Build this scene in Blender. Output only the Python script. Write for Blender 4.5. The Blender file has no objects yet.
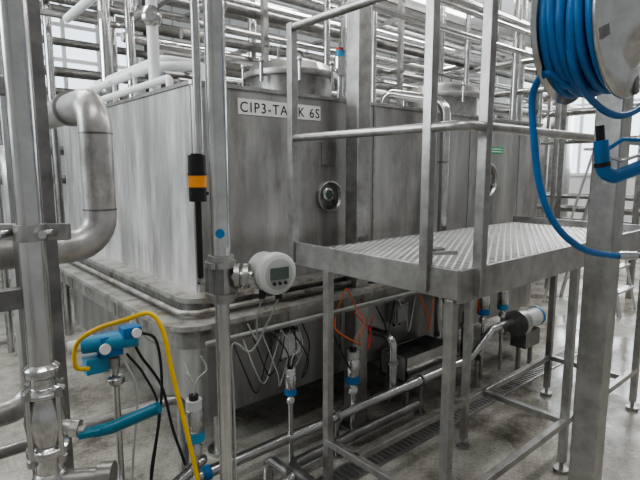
import bpy, bmesh, math, random
from mathutils import Vector, Matrix
random.seed(7)
scene=bpy.context.scene
COL=scene.collection
scene.view_settings.look='AgX - Medium High Contrast'
scene.view_settings.exposure=-.1
# ------------------------------------------------ camera
p=math.radians(8);S=math.sin(p);C=math.cos(p)
Fh=Vector((.653,.757,0)).normalized();Rr=Vector((Fh.y,-Fh.x,0));Zz=Vector((0,0,1))
fw=Fh*C-Zz*S; up=Fh*S+Zz*C
cd=bpy.data.cameras.new("camera");co=bpy.data.objects.new("camera",cd);COL.objects.link(co)
M=Matrix((Rr,up,-fw)).transposed().to_4x4();M.translation=(0,0,1.7);co.matrix_world=M
cd.sensor_width=36;cd.lens=36*500/640;cd.clip_start=.02
scene.camera=co
# ------------------------------------------------ materials
def newmat(name):
    m=bpy.data.materials.new(name);m.use_nodes=True
    nt=m.node_tree;b=nt.nodes["Principled BSDF"];return m,nt,b
def steel(name,c1,c2,rough=.35,metal=.9,scale=(6,6,6),bump=.03,rv=.12,stain=None,stscale=(9,9,.7),stpos=(.5,.75),stain2=None,st2scale=(3,3,2),st2pos=(.5,.7)):
    m,nt,b=newmat(name);N=nt.nodes;L=nt.links
    tc=N.new("ShaderNodeTexCoord");mp=N.new("ShaderNodeMapping");mp.inputs["Scale"].default_value=scale
    L.new(tc.outputs["Object"],mp.inputs[0])
    n=N.new("ShaderNodeTexNoise");n.inputs["Scale"].default_value=1;n.inputs["Detail"].default_value=6;n.inputs["Roughness"].default_value=.65
    L.new(mp.outputs[0],n.inputs["Vector"])
    cr=N.new("ShaderNodeValToRGB");cr.color_ramp.elements[0].position=.35;cr.color_ramp.elements[1].position=.65
    cr.color_ramp.elements[0].color=(*c1,1);cr.color_ramp.elements[1].color=(*c2,1)
    L.new(n.outputs["Fac"],cr.inputs[0])
    out=cr.outputs[0]
    mr=N.new("ShaderNodeMapRange");mr.inputs["To Min"].default_value=max(.05,rough-rv);mr.inputs["To Max"].default_value=min(1,rough+rv)
    L.new(n.outputs["Fac"],mr.inputs["Value"])
    b.inputs["Metallic"].default_value=metal
    def layer(out,col,sc,pos,met):
        mp2=N.new("ShaderNodeMapping");mp2.inputs["Scale"].default_value=sc;mp2.inputs["Location"].default_value=(3.1*sc[0],1.7,sc[2]*5)
        L.new(tc.outputs["Object"],mp2.inputs[0])
        n2=N.new("ShaderNodeTexNoise");n2.inputs["Scale"].default_value=1;n2.inputs["Detail"].default_value=8;n2.inputs["Roughness"].default_value=.7
        L.new(mp2.outputs[0],n2.inputs["Vector"])
        c2r=N.new("ShaderNodeValToRGB");c2r.color_ramp.elements[0].position=pos[0];c2r.color_ramp.elements[1].position=pos[1]
        c2r.color_ramp.elements[0].color=(0,0,0,1);c2r.color_ramp.elements[1].color=(1,1,1,1)
        L.new(n2.outputs["Fac"],c2r.inputs[0])
        mx=N.new("ShaderNodeMixRGB");L.new(c2r.outputs[0],mx.inputs[0]);L.new(out,mx.inputs[1]);mx.inputs[2].default_value=(*col,1)
        if met:
            ms=N.new("ShaderNodeMapRange");ms.inputs["To Min"].default_value=metal;ms.inputs["To Max"].default_value=metal*.5
            L.new(c2r.outputs[0],ms.inputs["Value"]);L.new(ms.outputs[0],b.inputs["Metallic"])
        return mx.outputs[0]
    if stain2: out=layer(out,stain2,st2scale,st2pos,False)
    if stain: out=layer(out,stain,stscale,stpos,True)
    L.new(out,b.inputs["Base Color"]);L.new(mr.outputs[0],b.inputs["Roughness"])
    if bump:
        bp=N.new("ShaderNodeBump");bp.inputs["Strength"].default_value=bump*5;bp.inputs["Distance"].default_value=.01
        L.new(n.outputs["Fac"],bp.inputs["Height"]);L.new(bp.outputs[0],b.inputs["Normal"])
    return m
def plain(name,c,rough=.5,metal=0,var=.12,emit=0,scale=12):
    m,nt,b=newmat(name);N=nt.nodes;L=nt.links
    tc=N.new("ShaderNodeTexCoord");n=N.new("ShaderNodeTexNoise");n.inputs["Scale"].default_value=scale;n.inputs["Detail"].default_value=4
    L.new(tc.outputs["Object"],n.inputs["Vector"])
    cr=N.new("ShaderNodeValToRGB");cr.color_ramp.elements[0].position=.3;cr.color_ramp.elements[1].position=.7
    cr.color_ramp.elements[0].color=(*[x*(1-var) for x in c],1);cr.color_ramp.elements[1].color=(*[min(1,x*(1+var)) for x in c],1)
    L.new(n.outputs["Fac"],cr.inputs[0]);L.new(cr.outputs[0],b.inputs["Base Color"])
    b.inputs["Roughness"].default_value=rough;b.inputs["Metallic"].default_value=metal
    if emit:
        b.inputs["Emission Color"].default_value=(*c,1);b.inputs["Emission Strength"].default_value=emit
    return m
ST=steel("brushed_steel",(.33,.325,.315),(.46,.455,.44),rough=.36,scale=(14,14,14),bump=.006,stain2=(.24,.23,.215),st2scale=(5,5,3),st2pos=(.5,.75))
STP=steel("polished_pipe_steel",(.46,.46,.455),(.6,.6,.59),rough=.2,metal=.95,scale=(9,9,9),bump=0,rv=.07)
STD=steel("dull_steel",(.17,.168,.165),(.29,.285,.275),rough=.46,scale=(10,10,10),bump=.006)
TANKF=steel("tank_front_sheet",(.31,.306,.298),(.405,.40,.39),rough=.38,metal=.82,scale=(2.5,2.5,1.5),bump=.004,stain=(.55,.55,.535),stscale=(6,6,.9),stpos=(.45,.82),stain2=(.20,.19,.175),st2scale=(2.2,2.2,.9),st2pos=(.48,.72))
TANKL=steel("tank_side_sheet_lit",(.40,.40,.39),(.52,.52,.51),rough=.45,metal=.65,scale=(2.5,2.5,1.5),bump=.004,stain=(.82,.82,.81),stscale=(6,5,.9),stpos=(.46,.74),stain2=(.29,.285,.27),st2scale=(6,6,.6),st2pos=(.48,.72))  # lighter base paints window light into the left face; white streaks are weathering
TRAY=steel("stained_tray_steel",(.27,.265,.25),(.42,.415,.40),rough=.45,metal=.7,scale=(8,8,5),bump=.02,stain=(.12,.11,.095),stscale=(7,7,4),stpos=(.45,.65))
LEDGE=steel("ledge_steel",(.33,.325,.31),(.5,.495,.475),rough=.45,metal=.65,scale=(7,7,7),bump=.02,stain=(.18,.155,.12),stscale=(9,9,9),stpos=(.46,.64))
LAG=steel("lagging_pipe_steel",(.42,.41,.40),(.58,.57,.56),rough=.4,metal=.7,scale=(7,7,7),bump=.015,stain=(.25,.235,.21),stscale=(9,9,5),stpos=(.46,.68))
BLK=plain("black_plastic",(.015,.015,.017),.4)
ORG=plain("orange_lens",(.85,.33,.03),.35)
BLUE=plain("blue_hose_rubber",(.008,.13,.36),.33)
BLUP=plain("blue_plastic",(.01,.15,.38),.4)
BLUL=plain("light_blue_plastic",(.05,.26,.43),.4)
TEAL=plain("teal_lever_coating",(.01,.13,.2),.35)
YEL=plain("yellow_hose_rubber",(.8,.52,.03),.45)
WHT=plain("white_enamel",(.75,.76,.75),.3,var=.04)
MET=plain("grey_white_housing",(.52,.53,.52),.38,metal=.1,var=.08)
WPIPE=plain("white_pvc",(.8,.82,.82),.35,var=.05)
GRYP=plain("grey_cable_pvc",(.36,.37,.36),.5)
LCD=plain("lcd_display",(.07,.1,.08),.2)
LABEL=plain("label_vinyl",(.72,.72,.7),.4,var=.03)
GREEN=plain("green_sign",(.03,.3,.12),.4)
RED=plain("red_paint",(.6,.05,.03),.4)
ALU=steel("aluminium",(.58,.58,.58),(.72,.72,.72),rough=.4,scale=(9,9,9),bump=0)
GLOW=plain("window_daylight",(.82,.92,1.0),.3,emit=1.7,var=.02)
LAMPM=plain("lamp_tube_glow",(1,.98,.94),.3,emit=5,var=0)
# ------------------------------------------------ builder
class B:
    def __init__(s,name):
        s.name=name;s.v=[];s.f=[];s.mi=[];s.sm=[];s.mats=[]
    def m(s,mat):
        if mat not in s.mats:s.mats.append(mat)
        return s.mats.index(mat)
    def add(s,vs,fs,mat,smooth=False):
        o=len(s.v);s.v+= [tuple(x) for x in vs];k=s.m(mat)
        for f in fs:
            s.f.append([i+o for i in f]);s.mi.append(k);s.sm.append(smooth)
    def box(s,a,b,mat,T=None):
        x0,y0,z0=a;x1,y1,z1=b
        vs=[Vector(q) for q in((x0,y0,z0),(x1,y0,z0),(x1,y1,z0),(x0,y1,z0),(x0,y0,z1),(x1,y0,z1),(x1,y1,z1),(x0,y1,z1))]
        if T: vs=[T@q for q in vs]
        s.add(vs,[(3,2,1,0),(4,5,6,7),(0,1,5,4),(1,2,6,5),(2,3,7,6),(3,0,4,7)],mat);return s
    def bar(s,p0,p1,w,h,mat,upv=(0,0,1)):
        p0=Vector(p0);p1=Vector(p1);d=(p1-p0);L=d.length;d.normalize();u=Vector(upv)
        if abs(d.dot(u))>.98:u=Vector((0,1,0))
        sd=d.cross(u).normalized();u=sd.cross(d)
        T=Matrix((d,sd,u)).transposed().to_4x4();T.translation=p0
        return s.box((0,-w/2,-h/2),(L,w/2,h/2),mat,T)
    def prism(s,out,z0,z1,mat,smooth=False):
        n=len(out);vs=[(x,y,z0) for x,y in out]+[(x,y,z1) for x,y in out]
        s.add(vs,[tuple(range(n-1,-1,-1)),tuple(range(n,2*n))],mat)
        s.add(vs,[(i,(i+1)%n,n+(i+1)%n,n+i) for i in range(n)],mat,smooth);return s
    def sweep(s,pts,r,mat,n=14,cap=True):
        pts=[Vector(q) for q in pts];vs=[]
        T=[]
        for i in range(len(pts)):
            if i==0:t=pts[1]-pts[0]
            elif i==len(pts)-1:t=pts[-1]-pts[-2]
            else:t=(pts[i+1]-pts[i]).normalized()+(pts[i]-pts[i-1]).normalized()
            T.append(t.normalized())
        u=T[0].orthogonal().normalized()
        for i,q in enumerate(pts):
            u=(u-T[i]*u.dot(T[i])).normalized();w=T[i].cross(u)
            rr=r[i] if isinstance(r,(list,tuple)) else r
            for k in range(n):
                a=2*math.pi*k/n;vs.append(q+u*math.cos(a)*rr+w*math.sin(a)*rr)
        fs=[]
        for i in range(len(pts)-1):
            for k in range(n):
                fs.append((i*n+k,i*n+(k+1)%n,(i+1)*n+(k+1)%n,(i+1)*n+k))
        s.add(vs,fs,mat,True)
        if cap:
            e=(len(pts)-1)*n
            s.add(vs[:n],[tuple(range(n-1,-1,-1))],mat);s.add(vs[e:],[tuple(range(n))],mat)
        return s
    def tube(s,pts,r,mat,bend=None,n=14):
        pts=[Vector(q) for q in pts];bend=bend if bend is not None else r*2.5
        out=[pts[0]]
        for i in range(1,len(pts)-1):
            P=pts[i];a=(pts[i-1]-P);c=(pts[i+1]-P);la,lc=a.length,c.length;a.normalize();c.normalize()
            ang=a.angle(c)
            if ang>3.0: out.append(P);continue
            d=min(bend/math.tan(ang/2),la*.49,lc*.49);R=d*math.tan(ang/2)
            bis=(a+c).normalized();cen=P+bis*(R/math.sin(ang/2))
            e0=(P+a*d-cen).normalized();e1=(P+c*d-cen);e1=(e1-e0*e1.dot(e0)).normalized()
            th=math.pi-ang
            for k in range(8):
                q=th*k/7;out.append(cen+(e0*math.cos(q)+e1*math.sin(q))*R)
        out.append(pts[-1])
        return s.sweep(out,r,mat,n)
    def hose(s,pts,r,mat,n=10,sub=7):
        P=[Vector(q) for q in pts];P=[P[0]*2-P[1]]+P+[P[-1]*2-P[-2]];out=[]
        for i in range(1,len(P)-2):
            for k in range(sub):
                t=k/sub;a,b,c,d=P[i-1:i+3]
                out.append(.5*((2*b)+(c-a)*t+(2*a-5*b+4*c-d)*t*t+(3*b-a-3*c+d)*t**3))
        out.append(P[-2]);return s.sweep(out,r,mat,n)
    def cyl(s,p0,p1,r,mat,n=24):
        return s.sweep([p0,p1],r,mat,n)
    def rev(s,o,ax,prof,mat,n=28):
        o=Vector(o);ax=Vector(ax).normalized()
        u=ax.orthogonal().normalized();w=ax.cross(u);vs=[];fs=[]
        for d,r in prof:
            for k in range(n):
                a=2*math.pi*k/n;vs.append(o+ax*d+(u*math.cos(a)+w*math.sin(a))*max(r,1e-4))
        for i in range(len(prof)-1):
            for k in range(n):
                fs.append((i*n+k,i*n+(k+1)%n,(i+1)*n+(k+1)%n,(i+1)*n+k))
        s.add(vs,fs,mat,True);e=(len(prof)-1)*n
        s.add(vs[:n],[tuple(range(n-1,-1,-1))],mat);s.add(vs[e:],[tuple(range(n))],mat);return s
    def ball(s,o,r,mat,sc=(1,1,1),n=16):
        vs=[];fs=[];o=Vector(o);m=n//2
        for i in range(m+1):
            th=math.pi*i/m
            for k in range(n):
                a=2*math.pi*k/n
                vs.append(o+Vector((r*sc[0]*math.sin(th)*math.cos(a),r*sc[1]*math.sin(th)*math.sin(a),r*sc[2]*math.cos(th))))
        for i in range(m):
            for k in range(n):fs.append((i*n+k,(i+1)*n+k,(i+1)*n+(k+1)%n,i*n+(k+1)%n))
        s.add(vs,fs,mat,True);return s
    def torus(s,o,ax,R,r,mat,n=32):
        o=Vector(o);ax=Vector(ax).normalized();u=ax.orthogonal().normalized();w=ax.cross(u);vs=[];fs=[];q=8
        for i in range(n):
            a=2*math.pi*i/n;d=u*math.cos(a)+w*math.sin(a)
            for k in range(q):
                b=2*math.pi*k/q;vs.append(o+d*(R+r*math.cos(b))+ax*r*math.sin(b))
        for i in range(n):
            for k in range(q):fs.append((i*q+k,((i+1)%n)*q+k,((i+1)%n)*q+(k+1)%q,i*q+(k+1)%q))
        s.add(vs,fs,mat,True);return s
    def done(s,bevel=0,parent=None):
        me=bpy.data.meshes.new(s.name);me.from_pydata(s.v,[],s.f)
        for m in s.mats:me.materials.append(m)
        me.polygons.foreach_set("material_index",s.mi);me.polygons.foreach_set("use_smooth",s.sm)
        bm=bmesh.new();bm.from_mesh(me);bmesh.ops.recalc_face_normals(bm,faces=bm.faces);bm.to_mesh(me);bm.free()
        me.update()
        ob=bpy.data.objects.new(s.name,me);COL.objects.link(ob)
        if bevel:
            mo=ob.modifiers.new("bev","BEVEL");mo.width=bevel;mo.segments=2;mo.limit_method='ANGLE';mo.angle_limit=math.radians(50)
        if parent:ob.parent=parent
        return ob
def rrect(x0,y0,x1,y1,r,n=8):
    o=[]
    for cx,cy,a0 in((x1-r,y1-r,0),(x0+r,y1-r,90),(x0+r,y0+r,180),(x1-r,y0+r,270)):
        for k in range(n+1):
            a=math.radians(a0+90*k/n);o.append((cx+r*math.cos(a),cy+r*math.sin(a)))
    return o
# ------------------------------------------------ room
def floor_mat():
    m,nt,b=newmat("wet_concrete");N=nt.nodes;L=nt.links
    tc=N.new("ShaderNodeTexCoord")
    n=N.new("ShaderNodeTexNoise");n.inputs["Scale"].default_value=1.9;n.inputs["Detail"].default_value=10;n.inputs["Roughness"].default_value=.7
    L.new(tc.outputs["Object"],n.inputs["Vector"])
    cr=N.new("ShaderNodeValToRGB");e=cr.color_ramp.elements;e[0].position=.38;e[1].position=.62
    e[0].color=(.13,.118,.098,1);e[1].color=(.46,.445,.40,1)
    e=cr.color_ramp.elements.new(.48);e.color=(.30,.283,.247,1)
    L.new(n.outputs["Fac"],cr.inputs[0])
    n2=N.new("ShaderNodeTexNoise");n2.inputs["Scale"].default_value=60;n2.inputs["Detail"].default_value=4
    L.new(tc.outputs["Object"],n2.inputs["Vector"])
    mx=N.new("ShaderNodeMixRGB");mx.blend_type='OVERLAY';mx.inputs[0].default_value=.6
    L.new(cr.outputs[0],mx.inputs[1]);L.new(n2.outputs["Fac"],mx.inputs[2]);L.new(mx.outputs[0],b.inputs["Base Color"])
    n3=N.new("ShaderNodeTexNoise");n3.inputs["Scale"].default_value=.9;n3.inputs["Detail"].default_value=5
    L.new(tc.outputs["Object"],n3.inputs["Vector"])
    r=N.new("ShaderNodeValToRGB");r.color_ramp.elements[0].position=.48;r.color_ramp.elements[1].position=.60
    r.color_ramp.elements[0].color=(.06,.06,.06,1);r.color_ramp.elements[1].color=(.5,.5,.5,1)
    L.new(n3.outputs["Fac"],r.inputs[0]);L.new(r.outputs[0],b.inputs["Roughness"])
    bp=N.new("ShaderNodeBump");bp.inputs["Strength"].default_value=.08;bp.inputs["Distance"].default_value=.01
    L.new(n2.outputs["Fac"],bp.inputs["Height"]);L.new(bp.outputs[0],b.inputs["Normal"])
    return m
FL=floor_mat()
WALL=plain("white_wall_panel",(.60,.61,.61),.5,var=.06,scale=1.5)
CEIL=plain("white_ceiling",(.68,.68,.67),.6,var=.04,scale=1.5)
B("floor").box((-4,-3,-.1),(12,9,0),FL).done()
b=B("wall_back");b.box((-4,9,0),(12,9.15,5),WALL);b.done()
b=B("wall_right");b.box((12,-3,0),(12.15,9,5),WALL);b.done()
b=B("wall_left");b.box((-4.15,-3,0),(-4,9,5),WALL);b.done()
b=B("ceiling");b.box((-4,-3,5),(12,9,5.1),CEIL);
b.done()
def window(name,x0,z0,x1,z1,nx,nz,axis='y',pos=9,sg=1):
    b=B(name)
    def bx(a0,d0,h0,a1,d1,h1,m):
        lo,hi=sorted((pos-sg*d1,pos-sg*d0))
        if axis=='y':b.box((a0,lo,h0),(a1,hi,h1),m)
        else:b.box((lo,a0,h0),(hi,a1,h1),m)
    bx(x0,0.005,z0,x1,.02,z1,GLOW)
    for i in range(nx+1):
        x=x0+(x1-x0)*i/nx;bx(x-.03,.02,z0,x+.03,.07,z1,WHT)
    for i in range(nz+1):
        z=z0+(z1-z0)*i/nz;bx(x0,.02,z-.03,x1,.065,z+.03,WHT)
    b.done()
window("window_1",.2,2.9,3.4,4.5,6,3)
window("window_2",5.2,2.6,9.5,4.5,6,3)
window("window_3",1.0,1.6,6.4,3.9,7,3,'x',12)
window("added_window_left",2.4,1.9,6.6,4.5,5,3,'x',-4,-1)  # unseen glowing window, added to go with the left fill light
b=B("trim_1")
for x in [i*1.2-3 for i in range(13)]:b.box((x,8.985,0),(x+.02,9,5),GRYP)
b.done()
# ------------------------------------------------ lamps
def lamp(x,y,en,L=2.4):
    b=B("ceiling_lamp");b.box((x-L/2,y-.12,4.72),(x+L/2,y+.12,4.8),WHT);b.box((x-L/2+.04,y-.09,4.71),(x+L/2-.04,y+.09,4.72),LAMPM)
    for k in(-.8,.8):b.box((x+k-.01,y-.01,4.8),(x+k+.01,y+.01,5),STD)
    o=b.done()
    ld=bpy.data.lights.new("tube_light","AREA");ld.shape='RECTANGLE';ld.size=L;ld.size_y=.3;ld.energy=en;ld.color=(1,.985,.96)
    l=bpy.data.objects.new("tube_light",ld);COL.objects.link(l);l.location=(x,y,4.69);l.parent=o
for x,y,e in((0,0,60),(4,0,80),(0,4.2,90),(4.2,4.2,120),(8,2,180),(8,6,170)):lamp(x,y,e)
def area(name,loc,tgt,sx,sy,en,col):
    ld=bpy.data.lights.new(name,"AREA");ld.shape='RECTANGLE';ld.size=sx;ld.size_y=sy;ld.energy=en;ld.color=col
    l=bpy.data.objects.new(name,ld);COL.objects.link(l);l.location=loc
    l.rotation_euler=(Vector(tgt)-Vector(loc)).to_track_quat('-Z','Y').to_euler();return l
area("fill_light_left",(-3.9,4.5,3.2),(2,4,1.2),4,2.5,320,(.93,.97,1))  # fill light added out of view, aimed at the tank's left side
area("window_daylight_right",(11.8,3.7,2.8),(4,2,1),5,2.2,280,(.93,.97,1))
w=bpy.data.worlds.new("world");scene.world=w;w.use_nodes=True
bg=w.node_tree.nodes["Background"];bg.inputs[0].default_value=(.96,.98,1,1);bg.inputs[1].default_value=.38
# ------------------------------------------------ tank
b=B("cleaning_tank")
X0,X1,Y0,Y1=1.22,5.0,2.4,4.9
out=rrect(X0,Y0,X1,Y1,.035,5)
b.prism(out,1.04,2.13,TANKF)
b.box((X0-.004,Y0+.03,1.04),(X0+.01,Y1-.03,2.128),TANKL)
b.prism(rrect(X0-.012,Y0-.012,X1+.012,Y1+.012,.04,5),2.13,2.15,ST)
for x in(2.55,3.72):b.box((x,Y0-.006,1.06),(x+.02,Y0,2.13),ST)
b.box((4.55,Y0-.004,1.06),(4.57,Y0,2.13),ST)
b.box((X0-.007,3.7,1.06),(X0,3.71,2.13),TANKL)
def port(x,z,r):
    b.rev((x,Y0,z),(0,-1,0),[(0,r),(.022,r),(.026,r*.92),(.012,r*.84),(.006,r*.8)],ST)
    b.rev((x,Y0-.005,z),(0,-1,0),[(0,r*.82),(.003,r*.82),(.003,0)],STD)
    b.rev((x-r*.25,Y0,z+r*.15),(0,-1,0),[(0,r*.42),(.03,r*.42),(.036,r*.3),(.036,0)],STP)
    b.rev((x-r*.25,Y0-.03,z+r*.15),(0,-1,0),[(0,r*.3),(.01,r*.28),(.01,0)],LCD)
    b.cyl((x+r*.35,Y0,z-r*.35),(x+r*.35,Y0-.04,z-r*.35),r*.14,STP)
port(2.14,1.53,.10);port(4.01,1.61,.15)
b.box((2.08,Y0-.012,1.73),(2.2,Y0,1.87),ST)
b.box((4.02,Y0-.004,1.84),(4.26,Y0,1.90),GREEN);b.box((4.04,Y0-.006,1.855),(4.24,Y0-.004,1.862),WHT);b.box((4.04,Y0-.006,1.878),(4.24,Y0-.004,1.885),WHT)
b.prism(rrect(X0-.13,Y0-.12,X1+.1,Y1+.1,.12),1.02,1.045,LEDGE)
b.prism(rrect(X0-.10,Y0-.09,X1+.08,Y1+.08,.10),.94,1.03,TRAY)
b.prism(rrect(X0-.25,Y0-.25,X1+.12,Y1+.12,.16),.835,.95,TRAY)
b.prism(rrect(X0-.27,Y0-.27,X1+.14,Y1+.14,.17),.93,.955,LEDGE)
b.tube([(X0-.16,Y1,.985),(X0-.16,Y0-.15,.985),(X1,Y0-.15,.985)],.014,LEDGE,bend=.1,n=10)
b.prism(rrect(X0-.02,Y0,X1,Y1,.06),.32,.85,TANKF)
b.box((X0-.035,Y0-.015,.80),(X1,Y0,.835),ST)
for x in(1.4,2.6,3.8,4.8):
    for y in(2.55,4.7):
        b.cyl((x,y,0.02),(x,y,.33),.04,ST);b.cyl((x,y,0),(x,y,.02),.08,ST)
for x in(1.62,2.75,3.9):b.box((x,Y0-.256,.84),(x+.012,Y0-.24,.93),ST)
for y in(3.0,3.9):b.box((X0-.256,y,.84),(X0-.24,y+.012,.93),ST)
def lid(x,y,r,h):
    b.rev((x,y,2.15),(0,0,1),[(0,r*.93),(h*.5,r*.93),(h*.5,r*1.08),(h*.62,r*1.08),(h*.63,r),(h*.80,r*.88),(h*.93,r*.5),(h,0)],ST,40)
    for k in range(8):
        a=k*math.pi/4+.3;cx,cy=x+r*1.08*math.cos(a),y+r*1.08*math.sin(a)
        b.cyl((cx,cy,2.15+h*.35),(cx,cy,2.15+h*.76),.012,STP,8);b.ball((cx,cy,2.15+h*.78),.02,STP,n=8)
    b.tube([(x-r*.35,y,2.15+h*.9),(x-r*.35,y,2.15+h*1.2),(x+r*.35,y,2.15+h*1.2),(x+r*.35,y,2.15+h*.9)],.01,STD,n=8)
lid(2.17,2.82,.30,.30);lid(3.95,2.85,.35,.34)
tank=b.done(bevel=.003)
b=B("label_plate");b.box((1.48,Y0-.005,2.0),(2.07,Y0-.001,2.085),LABEL);b.done(parent=tank)
cu=bpy.data.curves.new("t","FONT");cu.body="CIP3-TANK 6S";cu.size=.078;cu.extrude=.0005;cu.space_character=1.2
to=bpy.data.objects.new("t",cu);COL.objects.link(to);bpy.context.view_layer.update()
me=bpy.data.meshes.new_from_object(to.evaluated_get(bpy.context.evaluated_depsgraph_get()));bpy.data.objects.remove(to)
me.materials.clear();me.materials.append(BLK)
lt=bpy.data.objects.new("label_text",me);COL.objects.link(lt);lt.rotation_euler=(math.pi/2,0,0);lt.location=(1.49,Y0-.0062,2.014);lt.parent=tank
# ------------------------------------------------ platform
b=B("access_platform")
PX0,PX1,PY0,PY1=1.6,3.95,1.08,2.1
t=.04
b.box((PX0-.004,PY0-.024,1.205),(PX0+.012,PY1,1.325),ST)
b.box((PX0+.012,PY0-.024,1.19),(PX1,PY0-.008,1.32),ST);b.box((PX0+.012,PY1-.03,1.21),(PX1,PY1,1.27),ST)
b.box((PX1-.012,PY0,1.2),(PX1+.001,PY1,1.319),ST)
for x in(2.18,2.56,3.1,3.67):b.box((x-.02,PY0,1.202),(x+.02,PY1-.04,1.245),STD)
b.box((PX0+.02,1.59,1.2),(PX1-.02,1.63,1.243),STD)
gx0,gx1,gy0,gy1=PX0+.015,PX1-.015,PY0,PY1-.03
sp=.040;sl=.55
for sgn in(1,-1):
    c=-3
    while c<6:
        def xat(y):return (y-c)/(sgn*sl)
        lo,hi=sorted((xat(gy0),xat(gy1)));xs,xe=max(gx0,lo),min(gx1,hi)
        if xe-xs>.01:b.bar((xs,sgn*sl*xs+c,1.268),(xe,sgn*sl*xe+c,1.268),.010,.008+.003*sgn,ALU)
        c+=sp
def post(x,y,z0,z1,w=t,m=ST):b.box((x-w/2,y-w/2,z0),(x+w/2,y+w/2,z1),m)
post(PX0+.0,PY1-.03,1.22,2.42);post(PX0,1.21,1.22,2.42);post(1.73,PY0-.03,1.21,2.42)
post(3.02,PY0-.03,1.21,2.42);post(PX1-.02,PY0-.03,1.21,2.42)
for z in(1.86,2.40):
    b.tube([(PX0,PY1-.03,z),(PX0,PY0-.03,z),(PX1-.02,PY0-.03,z)],.019,ST,bend=.06,n=12)
def leg(x,y):
    post(x,y,.06,1.2);b.cyl((x,y,.02),(x,y,.07),.012,ST,8);b.cyl((x,y,0),(x,y,.02),.04,ST,16)
for q in((1.625,1.82),(1.625,1.10),(2.56,1.61),(3.67,1.61),(2.76,1.10),(3.9,1.10)):leg(*q)
for a,c in(((1.62,1.82),(1.62,1.08)),((1.62,1.61),(3.67,1.61)),((2.76,1.10),(2.76,1.61)),((1.62,1.10),(3.9,1.10)),((3.67,1.61),(3.67,1.10))):
    b.bar((a[0],a[1],.3),(c[0],c[1],.3),.035,.035,ST)
b.box((1.64,1.19,1.36),(1.70,1.23,1.385),ST);b.cyl((1.62,1.21,1.37),(1.71,1.14,1.37),.009,STP,8)
b.done(bevel=.003)
b=B("structural_post");b.box((2.195,2.19,0.015),(2.305,2.30,5),ST);b.box((2.15,2.15,0),(2.35,2.34,.015),ST);b.done(bevel=.006)
b=B("structural_post");b.box((2.08,.70,.015),(2.18,.80,5),ST);b.box((2.03,.65,0),(2.23,.85,.015),ST)
b.done(bevel=.006)
# ------------------------------------------------ hose reel
b=B("hose_reel");RC=Vector((1.69,.675,2.15))
def rp(dx,dy,dz):return RC+Vector((dx,dy,dz))
b.rev(rp(0,.085,0),(0,-1,0),[(0,.17),(.006,.24),(.01,.24),(.012,.1),(.17,.1),(.172,.235),(.18,.24),(.19,.235),(.2,.16),(.205,.15),(.25,.10),(.262,.095),(.264,.05),(.28,.045),(.28,0)],STP,48)
for k in range(4):
    a=k*math.pi/2+.4;b.bar(rp(.1*math.cos(a),-.105,.1*math.sin(a)),rp(.235*math.cos(a),-.105,.235*math.sin(a)),.03,.014,STD,(0,1,0))
for j in range(6):
    for i in range(4):
        b.torus(rp(0,.065-.026*j-(.007 if i%2 else 0),0),(.03*math.cos(j*2.3+i),1,.05*math.sin(j*1.7+i)),.125+.028*i+.004*math.sin(j*3),.0145,BLUE,40)
b.box(tuple(rp(-.06,.09,-.07)),tuple(rp(.39,.105,.07)),STD)
b.cyl(rp(0,.10,0),rp(0,-.2,0),.03,STD)
b.hose([rp(-.1,.02,-.2),rp(-.15,.06,-.16),(1.585,.80,1.94),(1.600,.797,1.815),(1.62,.776,1.646),(1.67,.74,1.52),(1.80,.70,1.43),(1.97,.655,1.392),(2.06,.60,1.39),(2.2,.5,1.395)],.0115,BLUE)
b.hose([rp(-.19,.0,0),rp(-.16,-.02,-.16),(1.70,.66,1.91),(1.84,.63,1.875),(1.97,.6,1.92),(2.0,.6,1.98)],.0115,BLUE)
b.cyl((1.99,.65,1.391),(2.05,.61,1.39),.016,STP)
b.done()
b=B("spray_gun")
b.cyl((1.87,.70,1.85),(1.878,.695,1.79),.014,BLK)
b.tube([(1.875,.695,1.80),(1.89,.685,1.69),(1.93,.66,1.675),(2.09,.54,1.755)],.024,BLUP,bend=.035)
b.tube([(1.90,.68,1.77),(1.95,.65,1.805),(2.04,.59,1.80),(2.08,.56,1.765)],.007,BLUP)
b.tube([(1.90,.675,1.745),(1.94,.645,1.73),(2.0,.60,1.755)],.006,STP)
b.cyl((2.05,.57,1.735),(2.10,.53,1.76),.03,BLUL);b.box((1.93,.685,1.65),(2.09,.699,1.69),ST)
b.cyl((1.885,.69,1.725),(1.887,.688,1.71),.027,BLK)
b.done()
# ------------------------------------------------ centre pole with flow meter
b=B("vertical_pipe_with_flow_meter")
PXc,PYc=.70,1.243
b.cyl((PXc,PYc,1.44),(PXc,PYc,5),.028,STP);b.cyl((PXc,PYc,0.0),(PXc,PYc,1.36),.021,STP)
b.cyl((PXc,PYc,0),(PXc,PYc,.015),.06,ST)
b.box((PXc-.034,PYc-.034,1.335),(PXc+.034,PYc+.034,1.445),STD)
b.cyl((PXc,PYc,1.325),(PXc,PYc,1.46),.036,ST)
for z in(1.345,1.435):
    b.cyl((PXc,PYc,z-.008),(PXc,PYc,z+.008),.045,ST)
d=Vector((.80-PXc,1.16-PYc,0)).normalized();c0=Vector((PXc,PYc,1.40))
b.cyl(c0,c0+d*.09,.018,ST);b.cyl(c0+d*.04,c0+d*.055,.036,ST);b.cyl(c0+d*.065,c0+d*.08,.036,ST)
b.box((-.015,-.03,-.02),(.09,.03,.0),MET,Matrix.Translation(c0+d*.06))
hc=Vector((.815,1.165,1.41))
b.rev(hc,(-.1,-1,0),[(-.05,.03),(-.045,.052),(.02,.054),(.022,.060),(.03,.060),(.032,.057),(.036,.060),(.045,.060),(.05,.053),(.052,.045)],MET,32)
b.rev(hc,(-.1,-1,0),[(.05,.045),(.0525,.045),(.0525,0)],GRYP,32)
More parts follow.
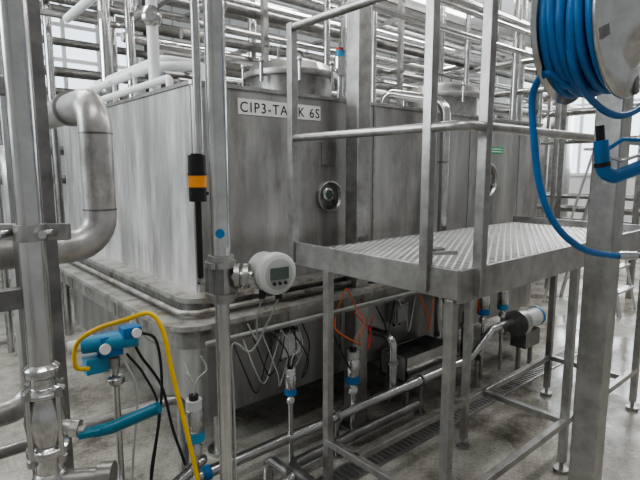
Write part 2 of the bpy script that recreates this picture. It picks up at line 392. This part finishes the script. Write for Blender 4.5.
T=Matrix.Translation(hc+Vector((-.0055,-.0545,0)))@Matrix.Rotation(math.radians(-5.7),4,'Z')
b.box((-.03,-.001,-.014),(.03,.001,.02),LCD,T)
for k in(-.018,0,.018):b.cyl(T@Vector((k,0,-.025)),T@Vector((k,-.004,-.025)),.005,BLK,10)
for k in(-.035,.035):b.cyl(hc+Vector((k,.01,-.045)),hc+Vector((k,.01,-.06)),.012,MET,12)
b.cyl(hc+Vector((0.03,0,-.05)),hc+Vector((.03,0,-.085)),.011,BLK)
b.cyl(hc+Vector((-.03,0,-.05)),hc+Vector((-.03,0,-.075)),.010,BLK)
b.hose([hc+Vector((.03,0,-.08)),(.83,1.2,1.25),(.80,1.25,1.15),(.74,1.26,1.18),(.735,1.25,1.0),(.733,1.245,.5)],.0035,GRYP,6)
b.hose([hc+Vector((-.03,0,-.07)),(.79,1.2,1.26),(.84,1.28,1.17),(.82,1.3,1.22)],.003,GRYP,6)
dd=Vector((-.49,-.87,0));q=Vector((PXc,PYc,1.525));b.cyl(q+dd*.024,q+dd*.0295,.013,BLUP)
b.done(bevel=.002)
b=B("signal_stack_light");x,y=.75,1.466
b.cyl((x,y,1.33),(x,y,1.61),.010,BLK);b.cyl((x,y,1.60),(x,y,1.645),.028,BLK);b.cyl((x,y,1.645),(x,y,1.682),.029,ORG)
b.cyl((x,y,1.682),(x,y,1.69),.030,BLK);b.cyl((x,y,1.69),(x,y,1.745),.028,BLK);b.cyl((x,y,1.745),(x,y,1.75),.02,BLK)
b.box((x-.03,y-.02,1.62),(x+.03,y-.0,1.63),BLK)
b.cyl((x+.01,y,1.75),(x+.01,y,5),.013,STP);b.bar((x,y,1.345),(.705,1.265,1.345),.02,.012,ST)
b.done()
# ------------------------------------------------ left pole with ball valve
b=B("vertical_pipe_with_ball_valve");x,y=.254,1.365
b.cyl((x,y,1.2),(x,y,5),.03,STP)
b.rev((x,y,1.22),(0,0,-1),[(0,.03),(.01,.042),(.03,.042),(.035,.03),(.06,.03),(.07,.05),(.08,.05),(.085,.038),(.12,.045),(.15,.05),(.19,.045),(.215,.036),(.22,.05),(.24,.05),(.245,.034),(.3,.032),(.31,.045),(.33,.045),(.34,.028)],STP)
b.cyl((x,y,.0),(x,y,.9),.028,STP)
for k in range(4):
    a=k*math.pi/2+.5;b.cyl((x+.047*math.cos(a),y+.047*math.sin(a),.97),(x+.047*math.cos(a),y+.047*math.sin(a),1.16),.007,STP,8)
    for zz in(.975,1.15):b.cyl((x+.047*math.cos(a),y+.047*math.sin(a),zz-.008),(x+.047*math.cos(a),y+.047*math.sin(a),zz+.008),.013,ST,6)
b.cyl((x,y,1.06),(x+.055,y-.045,1.045),.018,ST);b.cyl((x+.05,y-.04,1.045),(x+.065,y-.052,1.043),.024,STP,6)
b.bar((x+.03,y-.03,1.045),(.33,1.31,1.035),.03,.014,STP)
b.bar((.32,1.31,1.028),(.365,1.275,1.04),.036,.014,TEAL);b.tube([(.35,1.29,1.033),(.38,1.26,1.045),(.475,1.18,1.10)],.0155,TEAL,bend=.03)
b.cyl((x,y,.9),(x+.12,y-.08,.9),.026,ST);b.cyl((x+.1,y-.066,.9),(x+.13,y-.087,.9),.038,ST)
b.ball((x,y,.9),.045,ST)
for z in(1.55,):
    b.cyl((x,y,z-.02),(x,y,z+.02),.037,ST)
    b.bar((x-.22,y+.19,z),(x+.075,y-.045,z),.02,.04,ST)
    for s_ in(-1,1):
        q=Vector((x,y,z))+Vector((.78,-.62,0))*.052*s_;b.cyl(q+Vector((-.03,-.035,0)),q+Vector((.01,.01,0)),.011,STP,8)
b.done(bevel=.002)
b=B("steel_frame_upright");b.box((.27,1.62,0),(.37,1.72,5),STD);b.box((.02,1.63,1.3),(.3,1.67,1.36),STD)
b.cyl((.06,1.55,0),(.06,1.55,5),.035,ST);b.box((-.12,1.75,0),(-.02,1.85,5),STD)
b.cyl((.15,1.9,0),(.15,1.9,5),.04,STP)
b.box((-.3,1.8,2.5),(.35,1.85,2.6),STD);b.box((-.3,1.6,1.9),(.3,1.64,1.95),ST)
b.done(bevel=.003)
b=B("elbow_pipe")
b.tube([(.56,2.9,1.93),(.56,1.83,1.93),(.56,1.83,1.44),(.1,1.83,1.44)],.054,LAG,bend=.1,n=24)
b.cyl((.56,2.1,1.93),(.56,2.115,1.93),.066,ST);b.cyl((.36,1.83,1.44),(.375,1.83,1.44),.066,ST)
b.cyl((.56,1.83,1.82),(.56,1.83,1.826),.0555,STD);b.cyl((.56,1.83,1.56),(.56,1.83,1.566),.0555,STD)
b.tube([(.36,2.9,1.75),(.36,2.1,1.75),(.36,2.1,.8),(-.2,2.1,.8)],.045,LAG,bend=.1,n=20)
b.done()
# ------------------------------------------------ pneumatic valves
def pneu(x,y,z,s=1,col=BLUP,base=0):
    b=B("pneumatic_valve")
    b.cyl((x,y,base),(x,y,z-.1*s),.014,STP)
    b.rev((x,y,z-.12*s),(0,0,1),[(0,.028*s),(.03*s,.028*s),(.035*s,.018*s),(.06*s,.018*s),(.07*s,.04*s),(.19*s,.04*s),(.2*s,.034*s)],STP)
    b.cyl((x,y,z-.06*s),(x,y,z-.02*s),.042*s,col);b.cyl((x,y,z+.08*s),(x,y,z+.12*s),.034*s,MET);b.cyl((x,y,z+.12*s),(x,y,z+.14*s),.02*s,BLK)
    b.hose([(x,y,z+.13*s),(x+.02,y,z+.2*s),(x+.06,y-.01,z+.24*s),(x+.04,y,z+.3*s)],.004,GRYP,6)
    b.done()
pneu(.90,1.86,.62,1.0,BLUL);pneu(2.05,2.07,.48,1.1);pneu(3.55,2.1,.62,1.2);pneu(3.85,2.1,.6,1.1,BLUL);pneu(1.55,2.04,.55,.8)
b=B("valve_actuator")
b.box((.55,1.88,1.0),(.63,1.95,1.08),BLUP);b.cyl((.50,1.94,1.05),(.68,1.86,1.06),.032,BLUL)
b.cyl((.46,1.96,1.045),(.5,1.94,1.05),.024,WHT);b.box((.62,1.84,1.07),(.69,1.9,1.11),BLUP);b.cyl((.6,1.9,.99),(.6,1.9,.95),.02,ST)
b.box((.50,1.9,.94),(.58,1.96,1.0),BLUL);b.cyl((.6,1.9,0),(.6,1.9,.95),.013,STP);b.rev((.6,1.9,.88),(0,0,1),[(0,.02),(.01,.035),(.03,.035),(.04,.02)],STP)
b.cyl((.665,1.835,1.09),(.665,1.825,1.09),.018,WHT);b.cyl((.56,1.875,1.04),(.56,1.865,1.04),.02,WHT)
b.hose([(.69,1.86,1.08),(.76,1.88,1.02),(.78,1.9,.8),(.74,1.92,.5),(.7,1.95,.2),(.66,1.95,.03)],.006,BLK,8)
b.hose([(.67,1.9,1.05),(.72,1.95,.95),(.80,1.95,.8),(.82,1.9,.62),(.86,1.88,.45)],.006,BLK,8)
b.hose([(.62,1.88,1.0),(.66,1.85,.85),(.63,1.84,.6),(.6,1.85,.3)],.005,GRYP,8)
b.hose([(.64,1.88,1.0),(.70,1.87,.9),(.74,1.84,.75),(.70,1.85,.5),(.72,1.9,.35)],.005,BLK,8)
b.hose([(.66,1.9,1.08),(.72,2.0,1.12),(.78,2.08,1.0),(.85,2.1,.93)],.005,GRYP,8)
b.done(bevel=.004)
b=B("yellow_hose")
b.hose([(.5,1.87,.98),(.455,1.87,1.0),(.46,1.85,1.09),(.50,1.75,1.16),(.56,1.63,1.21),(.62,1.58,1.23),(.65,1.55,1.17),(.67,1.54,1.03),(.70,1.51,.82),(.73,1.48,.58),(.76,1.46,.3),(.8,1.46,.012)],.008,YEL)
b.done()
# ------------------------------------------------ low level pipework
b=B("floor_pipework")
b.tube([(.2,2.05,.25),(3.3,2.05,.25),(3.6,2.05,.42),(3.9,2.05,.42)],.03,STP,bend=.1)
for x in(1.15,1.9,2.7,3.4):
    b.cyl((x,2.05,0),(x,2.05,.22),.012,ST,8);b.cyl((x-.01,2.05,.25),(x+.01,2.05,.25),.04,ST);b.cyl((x,2.05,0),(x,2.05,.01),.04,ST)
b.tube([(-.2,1.8,.42),(.75,1.8,.42),(.97,1.92,.42),(.97,2.05,.3)],.025,STP)
b.tube([(-.2,1.68,.3),(1.3,1.68,.3),(1.3,1.9,.3),(1.3,1.9,.03)],.025,STP)
b.tube([(-.2,1.6,.12),(1.5,1.6,.12),(1.5,2.0,.12),(2.6,2.0,.12)],.03,STD)
for x in(.4,.62,.95):b.cyl((x,1.68,.3),(x+.015,1.68,.3),.04,ST)
b.cyl((.3,1.8,.42),(.38,1.8,.42),.04,ST);b.cyl((.55,1.8,.42),(.565,1.8,.42),.042,ST)
for x in(.1,.8):
    b.cyl((x,1.68,0),(x,1.68,.3),.012,ST,8);b.cyl((x,1.8,0),(x,1.8,.42),.012,ST,8)
b.cyl((1.02,2.05,.25),(1.06,2.05,.25),.036,BLUP)
b.tube([(.2,2.2,.6),(1.0,2.2,.6),(1.0,2.2,.15),(2.4,2.2,.15)],.025,ST)
b.tube([(2.45,2.1,.25),(2.45,2.1,.6),(2.45,2.42,.6)],.03,STP);b.cyl((2.45,2.1,.42),(2.45,2.1,.44),.045,ST)
b.tube([(3.3,2.1,.25),(3.3,2.1,.7),(3.3,2.42,.7)],.03,STP);b.cyl((3.3,2.1,.5),(3.3,2.1,.52),.045,ST)
b.done()
b=B("floor_drain_channel")
b.box((.3,1.80,.0),(4.8,1.82,.008),ST);b.box((.3,1.93,.0),(4.8,1.95,.008),ST);b.box((.3,1.82,.0),(4.8,1.93,.002),STD)
for i in range(112):b.box((.31+.04*i,1.82,.002),(.325+.04*i,1.93,.007),ST)
b.done()
b=B("drain_trough");b.box((2.62,2.12,.22),(3.15,2.36,.235),ST)
for a,c in(((2.62,2.12,.22),(3.15,2.13,.4)),((2.62,2.35,.22),(3.15,2.36,.4)),((2.62,2.12,.22),(2.63,2.36,.4)),((3.14,2.12,.22),(3.15,2.36,.4))):b.box(a,c,STP)
for x in(2.66,3.11):
    for y in(2.15,2.32):b.box((x-.015,y-.015,0),(x+.015,y+.015,.22),ST)
b.done(bevel=.002)
b=B("junction_box");b.box((1.68,2.31,.58),(1.84,2.398,.74),GRYP);b.box((1.69,2.30,.59),(1.83,2.31,.73),WHT)
for k in range(3):b.cyl((1.71+.05*k,2.35,.58),(1.71+.05*k,2.35,.555),.011,BLK,8)
b.done(bevel=.004)
b=B("junction_box");b.box((2.72,2.31,.58),(2.86,2.398,.72),STP);b.box((2.73,2.30,.59),(2.85,2.31,.71),GRYP)
for k in range(2):b.cyl((2.75+.06*k,2.35,.58),(2.75+.06*k,2.35,.555),.011,BLK,8)
b.done(bevel=.004)
b=B("cable_bundle")
OC=plain("orange_cable",(.65,.13,.03),.5)
b.hose([(1.95,2.12,.84),(1.9,2.06,.78),(2.0,2.02,.7),(2.06,2.03,.66)],.005,OC,8)
b.hose([(1.97,2.13,.86),(2.02,2.10,1.0),(2.08,2.10,.9),(2.1,2.03,.8),(2.03,2.0,.72),(2.06,2.02,.66)],.004,OC,8)
b.hose([(2.1,2.13,.84),(2.2,2.07,.7),(2.15,2.05,.6),(2.25,2.1,.78)],.004,RED,8)
b.hose([(2.0,2.13,.84),(1.93,2.05,.66),(2.0,2.04,.52),(1.88,2.1,.8)],.004,BLK,8)
for k in range(7):
    b.hose([(1.25+.06*k,2.12,.84),(1.27+.07*k,2.06,.72-.03*(k%4)),(1.36+.05*k,2.08,.55+.04*(k%3)),(1.45+.05*k,2.12,.7),(1.55+.03*k,2.16,.83)],.004,GRYP if k%2 else BLK,6)
for k in range(6):
    b.hose([(2.3+.22*k,2.12,.84),(2.36+.22*k,2.1,.72),(2.42+.22*k,2.12,.64-.04*(k%3)),(2.52+.22*k,2.15,.83)],.005,(BLK,GRYP,OC)[k%3],6)
b.hose([(.93,2.0,.85),(.93,1.95,.8),(.9,1.92,.84),(.92,1.90,.79)],.004,GRYP,6)
b.tube([(1.1,2.115,.87),(4.6,2.115,.87)],.01,GRYP,n=8)
b.done()
b=B("circulation_pump")
b.cyl((3.9,2.0,.42),(3.98,2.0,.42),.11,ST);b.cyl((3.98,2.0,.42),(4.25,2.0,.42),.08,MET);b.box((3.95,1.93,.2),(4.2,2.07,.34),STD)
b.cyl((4.23,2.0,.42),(4.26,2.0,.42),.085,BLUP)
for x in(3.97,4.18):b.cyl((x,2.0,0),(x,2.0,.2),.02,ST)
b.done(bevel=.003)
b=B("tank_downcomer_pipe")
b.tube([(3.05,2.75,2.15),(3.05,2.75,2.3),(3.19,2.27,2.2),(3.19,2.27,.6),(3.19,2.27,.4)],.036,STP,bend=.12,n=20)
b.cyl((3.19,2.27,1.75),(3.19,2.27,1.765),.05,ST)
b.done()
b=B("roof_valve_actuator")
b.cyl((2.75,2.95,2.15),(2.75,2.95,2.45),.025,STP);b.cyl((2.75,2.95,2.42),(2.75,2.95,2.56),.05,STP);b.cyl((2.75,2.95,2.56),(2.75,2.95,2.61),.04,BLUL);b.cyl((2.75,2.95,2.61),(2.75,2.95,2.63),.03,RED)
b.done()
# ------------------------------------------------ overhead pipework
b=B("overhead_pipe_rack")
for i,(y,z,r,m) in enumerate([(3.9,2.66,.03,STP),(3.9,2.78,.04,ST),(4.05,2.92,.03,STP),(3.9,3.06,.045,STD),(4.1,3.2,.03,STP),(4.3,2.7,.035,ST),(4.5,3.35,.05,STP),(4.2,3.5,.03,ST),(3.6,3.62,.04,STP),(5.2,3.0,.05,STP),(5.2,3.3,.04,ST),(5.2,2.7,.04,STD),(5.6,3.8,.06,STP),(5.4,3.6,.04,STP),(4.4,2.5,.03,ST),(4.0,3.34,.022,STP),(3.8,3.8,.03,STP),(3.4,3.9,.05,STD)]):
    b.cyl((1.7+.2*(i%4),y,z),(9.5,y,z),r,m,14)
for x in(2.6,4.4,6.2,8.0):
    for y in(3.75,4.7):b.box((x-.025,y-.025,2.15 if x<5 else 0),(x+.025,y+.025,5),ST)
    for z in(2.85,3.4):b.box((x-.02,3.7,z-.09),(x+.02,5.4,z-.05),ST)
for x,y,r,z0 in((3.1,3.5,.03,2.15),(3.3,3.5,.03,2.15),(3.5,3.3,.025,2.15),(4.6,3.4,.04,2.15),(4.8,3.5,.03,2.15),(2.9,4.4,.04,2.15),(1.5,4.5,.05,2.15),(1.75,4.6,.04,2.15),(5.3,3.2,.05,0),(5.5,3.0,.04,0),(5.45,3.6,.03,0),(4.5,2.7,.02,2.15)):
    b.cyl((x,y,z0),(x,y,5),r,STP,14)
for y,z in((2.7,3.1),(2.85,3.25),(3.0,3.35),(2.6,2.85)):
    b.tube([(2.4,y,5),(2.4,y,z),(9,y,z)],.025,STP,bend=.1)
for x,z in((3.2,2.66),(5.6,2.58),(6.0,3.0),(7.0,3.3),(6.6,2.75)):
    b.tube([(x,5.6,z),(x,1.6 if x>5 else 3.4,z),(x,1.6 if x>5 else 3.4,5 if x>5 else 2.15)],.035,STP,bend=.1)
b.box((1.9,4.7,3.9),(9.5,5.0,3.91),ST);b.box((1.9,4.7,3.9),(9.5,4.71,3.97),ST);b.box((1.9,4.99,3.9),(9.5,5.0,3.97),ST)
for i,(y,z,r) in enumerate(((6.4,2.4,.06),(6.4,2.7,.05),(6.5,3.1,.08),(6.4,3.5,.05),(6.5,3.9,.08),(6.5,4.3,.06))):b.cyl((2.6,y,z),(11,y,z),r,STD if i%2 else ST,14)
b.done()
b=B("tank_inlet_pipework")
b.tube([(1.35,4.8,2.35),(1.35,3.2,2.35),(1.6,2.95,2.35),(1.6,2.95,2.15)],.03,WPIPE)
b.tube([(1.5,4.8,2.45),(1.5,3.4,2.45),(1.8,3.4,2.45),(1.8,3.4,2.15)],.03,WPIPE)
b.tube([(1.28,4.85,2.22),(1.28,2.8,2.22),(1.28,2.8,2.15)],.022,WPIPE,bend=.03)
b.tube([(1.32,3.1,2.15),(1.32,3.1,3.0),(1.32,4.9,3.0)],.035,WPIPE)
b.rev((1.32,3.1,2.62),(-.5,-.8,0),[(-.05,.03),(-.04,.06),(.04,.06),(.05,.03)],STP)
b.tube([(1.0,5.2,3.1),(1.9,5.2,3.1),(1.9,2.9,3.1)],.03,STP);b.tube([(.6,5.4,3.3),(2.1,5.4,3.3),(2.1,5.4,5)],.04,STP)
for y in(3.5,3.9,4.3):
    b.cyl((1.35,y,2.15),(1.35,y,2.35),.015,WPIPE,10);b.rev((1.35,y,2.33),(0,0,1),[(0,.03),(.01,.045),(.03,.045),(.04,.03)],WPIPE)
b.done()
b=B("left_pipe_rack")
for x,y,r in((.9,5.6,.05),(1.1,5.6,.04),(1.3,5.5,.04),(.55,5.6,.06),(.2,5.4,.05),(0,5.4,.05),(1.9,5.5,.05),(.75,5.3,.03),(.4,5.2,.04)):
    b.cyl((x,y,0),(x,y,5),r,STP,14)
for z,r in((2.3,.05),(2.5,.04),(2.7,.05),(3.0,.04),(3.3,.06),(3.75,.04),(1.9,.05),(1.6,.05)):b.cyl((-3.9,5.8,z),(6,5.8,z),r,ST,14)
b.box((-.4,5.9,0),(-.3,6.0,5),STD);b.box((2.4,5.9,0),(2.5,6.0,5),STD);b.box((-.4,5.9,3.45),(2.5,6,3.55),STD)
b.done()
b=B("background_pipework")
for i in range(7):
    b.cyl((6.0+.18*i,3.2+.1*(i%3),0),(6.0+.18*i,3.2+.1*(i%3),5),.035+.01*(i%3),STP if i%2 else ST,14)
for z,r in((.95,.04),(1.15,.05),(1.32,.03),(2.1,.04),(2.5,.05),(2.75,.03),(3.1,.05)):
    b.tube([(6.3,3.8,z),(7.4,3.6,z),(7.4,-1.5,z)],r,STP if z>2 else ST)
for y in(3.2,2.2,1.2,0.2):
    b.box((7.35,y,0),(7.42,y+.07,3.4),ST);b.cyl((7.1,y+.3,0),(7.1,y+.3,1.2),.03,ST)
for z in(.5,.9,1.3):b.cyl((8.4,5,z),(8.4,-1,z),.03,STD)
for y in(4.6,3.8,1.8,.6):b.cyl((8.6,y,0),(8.6,y,5),.06,STP,16)
b.done()
def vessel(x,y,r,z1):
    b=B("process_vessel");b.rev((x,y,.5),(0,0,1),[(0,.2*r),(.2,.85*r),(.3,r),(z1-.7,r),(z1-.6,.9*r),(z1-.5,.4*r),(z1-.47,0)],ST,36)
    for k in range(3):
        a=k*2.1;b.cyl((x+.8*r*math.cos(a),y+.8*r*math.sin(a),0),(x+.8*r*math.cos(a),y+.8*r*math.sin(a),.8),.04,ST)
    b.done()
vessel(9.6,4.8,.7,2.9);vessel(9.9,1.2,.6,1.7)
b=B("step_ladder");x,y=6.6,2.45
for sx in(-.22,.22):
    b.bar((x+sx*1.2,y-.45,0),(x+sx*.7,y,1.95),.06,.025,ALU);b.bar((x+sx*1.2,y+.45,0),(x+sx*.7,y,1.95),.05,.025,ALU)
for k in range(1,7):
    f=k/7.2;b.box((x-.26+.08*f,y-.45*(1-f)-.04,1.95*f-.012),(x+.26-.08*f,y-.45*(1-f)+.05,1.95*f+.012),ALU)
b.box((x-.18,y-.1,1.93),(x+.18,y+.12,1.96),ALU);b.done()
